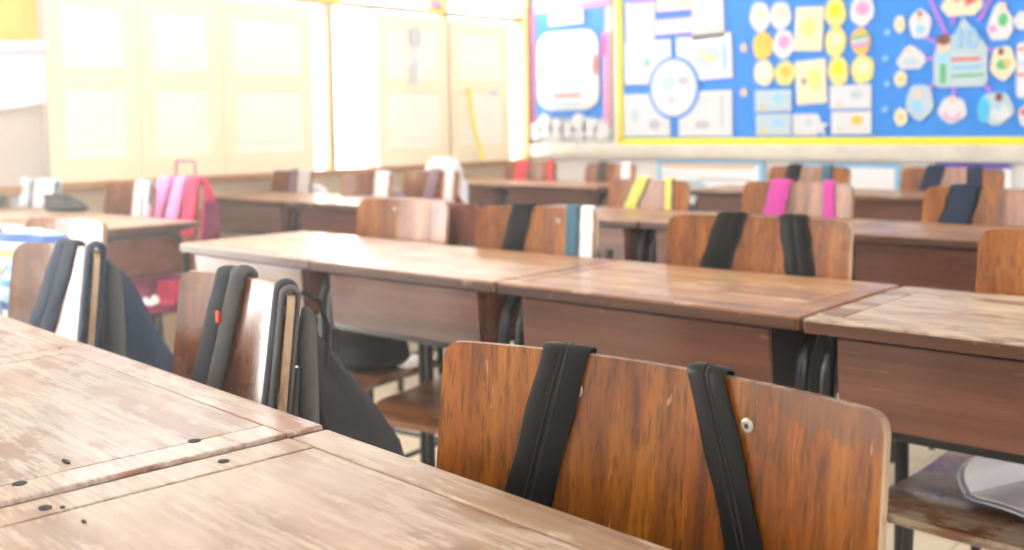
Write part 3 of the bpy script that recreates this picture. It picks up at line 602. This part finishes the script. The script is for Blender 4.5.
def strap_mesh(c, ut, ub, zbot, sw, th=.005, crease=True, back_z=.62, off=0, ushift=0, ub_back=None):
    """ribbon lying on the front of the backrest, over its top edge and down behind"""
    w, sag, lean = c['w'], c['sag'], c['lean']; path = []; hb = c.get('th', .010)/2+.0005
    n = 14
    for i in range(n+1):
        q = i/n; z = zbot+(ZT-zbot)*q; uu = ub+(ut-ub)*(q**1.15)
        nr = Vector((4*sag*2*uu/w, 1, 0)).normalized()
        path.append((surf(uu, z, w, sag, lean)-nr*(hb+th*.5+.001+off), -nr))
    c0 = surf(ut, ZT, w, sag, lean); nr = Vector((4*sag*2*ut/w, 1, 0)).normalized(); rr = hb+th*.5+.001+off; ztop = (th*1.1+.001)/rr
    for k in range(1, 8):
        a = math.pi*k/8; dirv = -nr*math.cos(a)+Vector((0, 0, 1))*math.sin(a)*ztop
        path.append((c0+dirv*rr, dirv.normalized()))
    for i in range(0, 7):
        z = ZT-(ZT-back_z)*i/6; uu = ut+((ub_back if ub_back is not None else ut)-ut)*i/6
        nr2 = Vector((4*sag*2*uu/w, 1, 0)).normalized()
        path.append((surf(uu, z, w, sag, lean)+nr2*(hb+th*.5+.001+off), nr2))
    prof = [(-.5, -.2), (-.5, .2), (-.42, .5), (-.2, .62), (-.04, .58), (0, .40), (.04, .58), (.2, .62), (.42, .5), (.5, .2), (.5, -.2), (.42, -.5), (0, -.5), (-.42, -.5)]
    if not crease: prof = [(-.5, -.2), (-.5, .2), (-.42, .5), (-.2, .7), (0, .75), (.2, .7), (.42, .5), (.5, .2), (.5, -.2), (.42, -.5), (0, -.5), (-.42, -.5)]
    rings = []
    for i, (p, nn) in enumerate(path):
        a = path[max(0, i-1)][0]; b_ = path[min(len(path)-1, i+1)][0]; tg = (b_-a).normalized()
        sd = nn.cross(tg).normalized(); sd = sd if sd.x > 0 else -sd
        sd = (sd*.55+Vector((1, 0, 0))*.45); sd = (sd-nn*sd.dot(nn)).normalized()
        wv = 1+.05*math.sin(i*1.3)
        rings.append([p+sd*(x*sw*wv)+nn*(y*th) for x, y in prof])
    return MB().loft(rings), path
def bag_body(rows, n=28, ex=3.0, seed=0, fold=.006):
    """rows: (z, xc, yc, halfwidth, halfdepth)"""
    rnd = random.Random(seed); ph = [rnd.random()*6 for _ in range(4)]; rings = []
    rows2 = []
    for a, b_ in zip(rows, rows[1:]):
        for k in range(4): q = k/4; rows2.append(tuple(x+(y-x)*q for x, y in zip(a, b_)))
    rows2.append(rows[-1])
    for z, xc, yc, hw, hd in rows2:
        r = []
        for k in range(n):
            a = 2*math.pi*k/n; ca_, sa_ = math.cos(a), math.sin(a)
            s = (abs(ca_)**ex+abs(sa_)**ex)**(-1/ex)
            fo = fold*(math.sin(3*a+ph[0]+z*14)+.6*math.sin(7*a+ph[1]-z*25))
            r.append((xc+(hw*s+fo)*ca_, yc+(hd*s+fo)*sa_, z))
        rings.append(r)
    return MB().loft(rings)
def backpack(c, label, strap_mat, body_mat, straps, group=None, rows=None, pads=(), seed=0, edge_mat=None, seam=False, pocket=True):
    r = c['root']; t = thing('backpack', (c['loc'][0], c['loc'][1], 0), c['rz'], label, 'backpack', group)
    lean = c['lean']
    if rows is None:
        rows = [(.44, 0, .10, .10, .05), (.46, 0, .10, .135, .07), (.55, 0, .105, .14, .078), (.68, 0, .10, .13, .065), (.755, 0, .085, .11, .045), (.775, 0, .075, .08, .02)]
    bd = bag_body(rows, seed=seed).build('bag_body', M[body_mat], t)
    if pocket:
        z0, xc, yc, hw, hd = rows[2]
        MB().box((xc, yc+hd+.012, z0+.02), (hw*1.3, .03, .14), .014, seg=3).build('front_pocket', M[body_mat], t)
    for i, sp in enumerate(straps):
        kw = dict(sp); mt = kw.pop('mat', strap_mat); ed = kw.pop('edge', edge_mat)
        ms, path = strap_mesh(c, **kw); st = ms.build('shoulder_strap', M[mt], t)
        if ed:
            e2 = dict(kw); e2['sw'] = kw['sw']*1.28; e2['th'] = .0025; e2['crease'] = False
            strap_mesh(c, **e2)[0].build('strap_edging', M[ed], st)
        if seam:
            for s in (-.075, .075):
                pts = []
                for j, (p, nn) in enumerate(path[:20]):
                    q = path[min(j+1, len(path)-1)][0]-path[max(0, j-1)][0]; sd = nn.cross(q.normalized()); sd = sd if sd.x > 0 else -sd
                    pts.append(tuple(p+nn*(kw.get('th', .005)*.60)+sd.normalized()*s*kw['sw']))
                MB().tube(pts, .0007, 6).build('seam', M['dark_fabric'], st)
    return t
GS1 = 'chairs of the nearest row'; GS2 = 'chairs of the second row'; GS3 = 'chairs of the third row'; GS4 = 'chairs of the back row'

# big chair
BIG = chair((-.530, .792), R(.6), 'big dark-grained plywood chair back in the foreground with two black straps', GS1, .452, 'back_big', sag=.036, lean=R(7), zb=.50, rivets=((.222, .036), (-.176, .034)), rc=.016, th=.008, edge_mat='ply_dark')
backpack(BIG, 'black backpack hanging on the big foreground chair, smooth black straps', 'black_leather', 'dark_fabric',
         [dict(ut=-.205, ub=-.315, zbot=.60, sw=.050, th=.004), dict(ut=.128, ub=.31, zbot=.60, sw=.038, th=.004)], seam=True,
         rows=[(.42, .05, .10, .09, .05), (.44, .05, .10, .11, .07), (.52, .05, .10, .115, .075), (.62, .04, .09, .11, .06), (.70, 0, .08, .1, .04), (.72, 0, .07, .08, .02)])
# chair B (grey backpack)
CB = chair((-1.278, .898), R(-10), 'chair with thick grey backpack straps, left of the big chair back', GS1, .362, 'back_red', sag=.04, lean=R(7), rivets=(), rc=.02)
backpack(CB, 'charcoal grey backpack whose limp body hangs right of its chair, orange tag on strap', 'grey_fabric', 'dark_fabric',
         [dict(ut=-.22, ub=-.36, zbot=.60, sw=.040, th=.007, crease=False), dict(ut=-.12, ub=-.26, zbot=.60, sw=.034, th=.009, crease=False, mat='lightgrey_fabric'),
          dict(ut=.335, ub=.27, zbot=.60, sw=.030, th=.008, crease=False), dict(ut=.43, ub=.37, zbot=.60, sw=.028, th=.006, crease=False, mat='lightgrey_fabric')],
         rows=[(.38, .0, .12, .10, .05), (.40, .0, .12, .16, .08), (.52, .0, .12, .155, .08), (.60, -.01, .115, .135, .07), (.66, -.03, .10, .11, .055), (.72, -.07, .085, .09, .045), (.77, -.10, .065, .07, .03), (.79, -.10, .05, .04, .01)], seed=3, pocket=False)
r_ = CB['root']
# chair C (navy)
CC = chair((-1.965, .962), R(2), 'chair with wide navy straps between the grey-strap chair and the striped bag', GS1, .31, 'back_red', sag=.035, lean=R(7), rivets=(), rc=.03)
backpack(CC, 'navy blue backpack hanging on the left foreground chair, body drooping behind it', 'navy', 'navy',
         [dict(ut=-.02, ub=-.30, zbot=.60, sw=.070, th=.006), dict(ut=.41, ub=.34, zbot=.60, sw=.036, th=.009, crease=False, mat='navy')],
         rows=[(.40, .03, .11, .10, .05), (.42, .03, .11, .15, .075), (.52, .01, .11, .15, .07), (.62, -.015, .10, .13, .06), (.70, -.035, .09, .11, .05), (.78, -.02, .07, .08, .03), (.82, -.02, .05, .05, .015)], seed=5, pocket=False)
CD = chair((-2.55, 1.27), R(4), 'chair with rounded glossy back in the aisle behind the navy strap chair', GS1, .36, 'back_red', sag=.04, lean=R(6), rivets=())
# second row chairs
C4 = chair((-2.325, 2.175), R(6), 'plain chair back without straps in the second row, one rivet showing', GS2, .35, 'back', sag=.03, lean=R(8), rivets=((-.14, .03),), ydep=.30)
C1 = chair((-1.795, 2.15), R(13), 'second-row chair with a black strap and a teal strap', GS2, .355, 'back', sag=.03, lean=R(8), rivets=((.16, .035),), seatz=.405, seatw=.50)
C2 = chair((-1.172, 2.18), R(8), 'second-row chair with two wide black straps behind the middle desk', GS2, .43, 'back', sag=.03, lean=R(8), seat='seat')
C3 = chair((-.48, 2.19), R(-2), 'second-row chair with bare golden back at the right edge', GS2, .42, 'back', seat='seat_worn', sag=.03, lean=R(8), seatz=.42, ydep=.35, seatw=.475, rivets=())
backpack(C1, 'backpack with one black and one teal strap on the second-row chair', 'black_leather', 'navy', [dict(ut=-.14, ub=-.24, zbot=.66, sw=.058), dict(ut=.29, ub=.30, zbot=.66, sw=.040, mat='teal'), dict(ut=.42, ub=.43, zbot=.66, sw=.042, mat='white_fabric', th=.004)])
backpack(C2, 'black backpack with wide straps on the chair behind the middle desk', 'black_leather', 'dark_fabric', [dict(ut=-.15, ub=-.27, zbot=.66, sw=.055), dict(ut=.185, ub=.26, zbot=.66, sw=.054)], edge_mat='dark_fabric')
# left block
C5 = chair((-3.77, 2.31), R(3), 'left-block chair carrying the pink backpack by the aisle', GS2, .33, 'back', sag=.03, lean=R(8), rivets=())
t = thing('backpack', (C5['loc'][0], C5['loc'][1], 0), R(3), 'pink and magenta backpack with raised handle on the left-block chair', 'backpack')
bag_body([(.42, -.08, .10, .08, .05), (.45, -.08, .10, .11, .07), (.6, -.08, .10, .11, .07), (.75, -.07, .09, .11, .06), (.83, -.06, .08, .09, .05), (.88, -.05, .07, .06, .03)], seed=8).build('bag_body', M['red_pink'], t)
for ut, ub, sw_, mt_ in ((-.30, -.46, .07, 'pink'), (-.02, -.14, .07, 'pink'), (.30, .26, .10, 'red_pink')): strap_mesh(C5, ut, ub, .66, sw_, .018, crease=False)[0].build('shoulder_strap', M[mt_], t)
MB().tube([(-.16, .07, .80), (-.15, .07, .93), (-.14, .07, .94), (-.03, .07, .94), (-.02, .07, .93), (-.025, .07, .80)], .006).build('pull_handle', M['mauve'], t)
MB().box((.035, .09, .70), (.02, .09, .16), .009).build('side_pocket', M['plum'], t)
C6 = chair((-4.07, 2.28), R(0), 'left-block chair with pale blue and white straps beside the pink backpack', GS2, .38, 'back', sag=.03, lean=R(8), rivets=())
backpack(C6, 'pale blue and white bag on the chair left of the pink backpack', 'skyblue', 'white_fabric', [dict(ut=.10, ub=.08, zbot=.66, sw=.07, mat='white_fabric', th=.008), dict(ut=.32, ub=.32, zbot=.66, sw=.06, th=.008)])
C7 = chair((-4.46, 2.07), R(0), 'left-block chair at the left edge under blue and white striped straps', GS2, .38, 'back', sag=.03, lean=R(8), rivets=())
backpack(C7, 'white and blue striped bag on the leftmost chair at the window', 'stripes_bw', 'white_fabric', [dict(ut=-.36, ub=-.36, zbot=.60, sw=.10, th=.012, crease=False), dict(ut=.02, ub=.02, zbot=.60, sw=.13, th=.012, crease=False), dict(ut=.38, ub=.38, zbot=.60, sw=.075, th=.012, crease=False)], edge_mat='teal')
# third row
specs3 = [((-4.42, 3.36), -2, .34, 'third-row chair by the window with white straps', 'white bag on the window-side third-row chair', 'white_fabric', 'white_fabric', ((-.05, -.05, .05, 'mauve'), (.25, .25, .13, 'white_fabric'))),
          ((-3.83, 3.34), 4, .34, 'third-row chair with white and brown straps left of the mauve strap chair', 'white and brown bag on the third-row chair left of the mauve strap chair', 'white_fabric', 'mauve', ((.02, .02, .045, 'maroon'), (.27, .27, .11, 'white_fabric'))),
          ((-3.72, 3.66), 4, .36, 'chair with mauve and white straps below the fifth shutter', 'big white bag with mauve straps on a third-row chair', 'mauve', 'white_fabric', ((.0, -.12, .06, 'mauve'), (.30, .30, .07, 'white_fabric'))),
          ((-2.28, 3.40), -4, .38, 'third-row chair with yellow straps', 'grey backpack with yellow straps', 'yellow_fabric', 'grey_fabric', ((-.12, -.32, .05, 'yellow_fabric'), (.22, .26, .035, 'yellow_fabric'))),
          ((-1.71, 3.47), -2, .42, 'third-row chair with magenta straps', 'magenta backpack on the third-row chair', 'magenta', 'magenta', ((-.17, -.24, .075, 'magenta'), (.27, .31, .045, 'magenta'))),
          ((-1.05, 3.43), -6, .42, 'third-row chair with navy straps at the right edge', 'navy backpack hanging on the right-edge third-row chair', 'navy', 'navy', ((-.20, -.30, .075, 'navy'), (.31, .40, .06, 'navy')))]
for (loc, rz, w_, lc, lb, sm, bm_, sps) in specs3:
    c = chair(loc, R(rz), lc, GS3, w_, 'back', sag=.028, lean=R(8), rivets=())
    backpack(c, lb, sm, bm_, [dict(ut=a, ub=b_, zbot=.66, sw=s, mat=m_, crease=False) for a, b_, s, m_ in sps], edge_mat={'yellow_fabric': 'navy', 'navy': 'black_leather'}.get(sm),
             rows=None if sm != 'mauve' else [(.46, -.04, .10, .09, .05), (.50, -.04, .10, .12, .08), (.70, -.04, .10, .12, .08), (.86, -.02, .08, .09, .06), (.91, -.02, .08, .06, .04)])
specs4 = [((-4.10, 4.85), 8, .36, 'back-row chair with coral straps near the window corner', 'white backpack with coral pink straps near the corner', 'coral', 'white_fabric', ((-.20, -.26, .085, 'coral'), (.36, .38, .045, 'coral'))),
          ((-3.42, 4.72), -2, .34, 'back-row chair with grey-blue strap left of the white plate', 'grey-blue backpack on the back-row chair below the narrow board', 'teal', 'grey_fabric', ((-.20, -.24, .05, 'lightgrey_fabric'), (.30, .30, .07, 'white_fabric'))),
          ((-2.27, 4.72), -3, .42, 'back-row chair behind the magenta strap chair', 'black and teal strapped backpack above the magenta strap chair', 'black_leather', 'dark_fabric', ((-.20, -.26, .07, 'black_leather'), (.20, .20, .055, 'teal'))),
          ((-1.63, 4.78), -8, .46, 'back-row chair with two navy straps below the violet-topped poster', 'navy backpack on the back-row chair below the violet-topped poster', 'navy', 'navy', ((-.18, -.26, .085, 'navy'), (.20, .22, .07, 'navy')))]
for (loc, rz, w_, lc, lb, sm, bm_, sps) in specs4:
    c = chair(loc, R(rz), lc, GS4, w_, 'back', sag=.028, lean=R(8), rivets=())
    backpack(c, lb, sm, bm_, [dict(ut=a, ub=b_, zbot=.68, sw=s, mat=m_, crease=False) for a, b_, s, m_ in sps])

# ------------------------------------------------------------------ loose bags and papers
t = thing('striped_bag', (-2.36, 1.06, 0), R(4), 'bag with blue, green and yellow stripes at the left edge beside the navy strap chair', 'bag')
bag_body([(.50, 0, 0, .12, .04), (.54, 0, 0, .15, .06), (.70, 0, 0, .155, .06), (.80, .0, .0, .145, .055), (.835, .0, .01, .12, .04), (.85, .0, .01, .08, .02)], seed=11, fold=.008).build('bag_body', M['stripes'], t)
MB().tube([(-.02, -.07, .62), (.0, -.085, .74), (.04, -.08, .79), (.09, -.07, .79), (.11, -.06, .70), (.105, -.05, .60)], .010).build('bag_handle', M['white_fabric'], t)
t = thing('maroon_bag', (-2.17, 2.26, 0), R(6), 'dark maroon bag hanging at the right end of the plain chair back', 'bag')
bag_body([(.45, 0, 0, .05, .04), (.50, 0, 0, .085, .06), (.68, 0, 0, .08, .06), (.78, -.01, 0, .07, .045), (.835, -.02, 0, .04, .03)], seed=13).build('bag_body', M['maroon'], t)
MB().tube([(-.02, -.02, .80), (-.03, -.01, .855), (-.05, .02, .86), (-.05, .04, .82)], .006).build('bag_handle', M['maroon'], t)
t = thing('plum_bag', (-3.56, 2.06, .412), R(6), 'plum and magenta bag with white bow on the seat under the left-block desk', 'bag')
bag_body([(.0, 0, 0, .12, .09), (.03, 0, 0, .14, .11), (.09, .0, 0, .13, .10), (.125, .0, 0, .10, .07), (.14, 0, 0, .06, .03)], seed=17, fold=.009).build('bag_body', M['plum'], t)
bag_body([(.02, .10, -.03, .035, .03), (.05, .10, -.03, .06, .05), (.09, .10, -.03, .05, .05), (.115, .10, -.03, .03, .03)], seed=19, fold=.008).build('bag_pocket', M['red_pink'], t)
m = MB()
for dx, dz, s in ((-.02, .05, .022), (.03, .06, .024), (.005, .045, .014)): m.loft([[(.11+dx+s*math.cos(a)*math.sin(ph), -.115+.3*s*math.sin(a)*math.sin(ph), dz+s*.7*math.cos(ph)) for a in (2*math.pi*k/12 for k in range(12))] for ph in (.2, .8, 1.57, 2.3, 2.95)])
m.build('white_bow', M['white_fabric'], t)
MB().tube([(-.12, -.09, .02), (-.14, -.11, .09), (-.11, -.10, .14), (-.05, -.08, .13)], .006).build('bag_handle', M['plum'], t)
tag(bag_body([(.0, -4.33, 2.0, .10, .05), (.012, -4.33, 2.0, .12, .06), (.035, -4.35, 2.0, .09, .05), (.06, -4.42, 2.0, .035, .035)], seed=21).build('pencil_bag', M['dark_fabric']),
    'small black bag lying on the far-left desk beside the striped bag straps', 'bag').location = (.17, .02, .752)
t = thing('black_bag', (-2.30, 1.93, .412), 0, 'black and grey-blue bag on the seat under the leftmost second-row desk', 'bag')
bag_body([(.0, 0, 0, .15, .08), (.02, 0, 0, .17, .10), (.07, 0, 0, .16, .09), (.10, .0, 0, .12, .06)], seed=23).build('bag_body', M['dark_fabric'], t)
bag_body([(.0, -.14, -.07, .03, .02), (.02, -.14, -.07, .05, .035), (.06, -.14, -.07, .045, .03), (.075, -.14, -.07, .03, .02)], seed=25).build('bag_pocket', M['teal'], t)
# curled booklet on the worn seat at the right
t = thing('curled_booklet', (-.475, 1.86, .416), R(-28), 'curled grey-white booklet on the worn seat at the lower right', 'booklet')
for li, (mt, dz, sc, nm) in enumerate((('pencil', .0, 1, 'cover'), ('grey', .006, .93, 'pages'))):
    rings = []
    for i in range(15):
        q = i/14; a = -1.9+q*2.1
        if q < .38: aa = (q/.38); x = -.09-.026*math.sin(aa*math.pi*.95); z = .072-.07*aa
        else: x = -.10+.24*((q-.38)/.62); z = .002+.012*math.sin((q-.38)/.62*math.pi)
        rings.append([(x*sc, -.085*sc, z+dz+.002), (x*sc, .085*sc, z+dz+.010), (x*sc, .085*sc, z+dz+.013), (x*sc, -.085*sc, z+dz+.005)])
    MB().loft(rings).build(nm, M[mt], t)
# orange tag and grey pads on the grey backpack are parts of it
for o in D.objects:
    if o.get('label', '').startswith('charcoal grey backpack'):
        p = surf(-.20, .79, CB['w'], CB['sag'], CB['lean'])
        MB().box((p.x, p.y-.018, .79), (.012, .004, .018), .001, rot=None).build('orange_tag', M['tag_orange'], o)
        m = MB(); m.tube([(.142, .0, .60), (.144, .0, .70), (.142, .0, .77), (.138, .005, .81), (.13, .005, .825)], [.012, .013, .013, .011, .005], 12); m.build('padded_panel', M['lightgrey_fabric'], o)
        MB().tube([(.150, -.035, .846), (.163, -.015, .851), (.168, .005, .838), (.155, .025, .80), (.12, .04, .74)], .003, 8).build('side_strap', M['dark_fabric'], o)
    if o.get('label', '').startswith('navy blue backpack'):
        MB().tube([(.128, .012, .60), (.13, .012, .70), (.128, .012, .78), (.124, .012, .82)], [.012, .013, .012, .006], 12).build('padded_panel', M['lightgrey_fabric'], o)

# ------------------------------------------------------------------ light
# scattering volume added to stand in for the glare from the windows
hz = MB().box(((XW+XR)/2, (YW+YB)/2, ZC/2), (XR-XW+.04, YW-YB+.04, ZC+.04)).build('glare_haze', None, smooth=False)
hm = D.materials.new('glare_haze'); hm.use_nodes = True; hn = hm.node_tree; hn.nodes.clear()
ho = hn.nodes.new('ShaderNodeOutputMaterial'); hv = hn.nodes.new('ShaderNodeVolumeScatter')
hv.inputs['Density'].default_value = HAZE; hv.inputs['Anisotropy'].default_value = .68; hv.inputs['Color'].default_value = (1, .975, .93, 1)
hn.links.new(hv.outputs[0], ho.inputs['Volume']); hz.data.materials.append(hm); struct(hz)
wd = D.worlds.new('sky'); scn.world = wd; wd.use_nodes = True
bg = wd.node_tree.nodes['Background']; bg.inputs[0].default_value = (1, .98, .955, 1); bg.inputs[1].default_value = 5.0
def portal(x, y, z, sx, sz, ry):
    l = D.lights.new('portal', 'AREA'); l.shape = 'RECTANGLE'; l.size = sx; l.size_y = sz
    l.cycles.is_portal = True
    o = D.objects.new('portal', l); COL.objects.link(o); o.location = (x, y, z)
    o.rotation_euler = (R(90), 0, ry); return o
portal(XW-.13, (YW+YB)/2, 1.25, YW-YB, 2.35, R(-90))
portal(XR+.13, (YW+YB)/2, 1.7, YW-YB, 1.7, R(90))
scn.view_settings.view_transform = 'Standard'; scn.view_settings.look = 'None'; scn.view_settings.gamma = 1
scn.view_settings.use_curve_mapping = False
scn.view_settings.exposure = 1.45
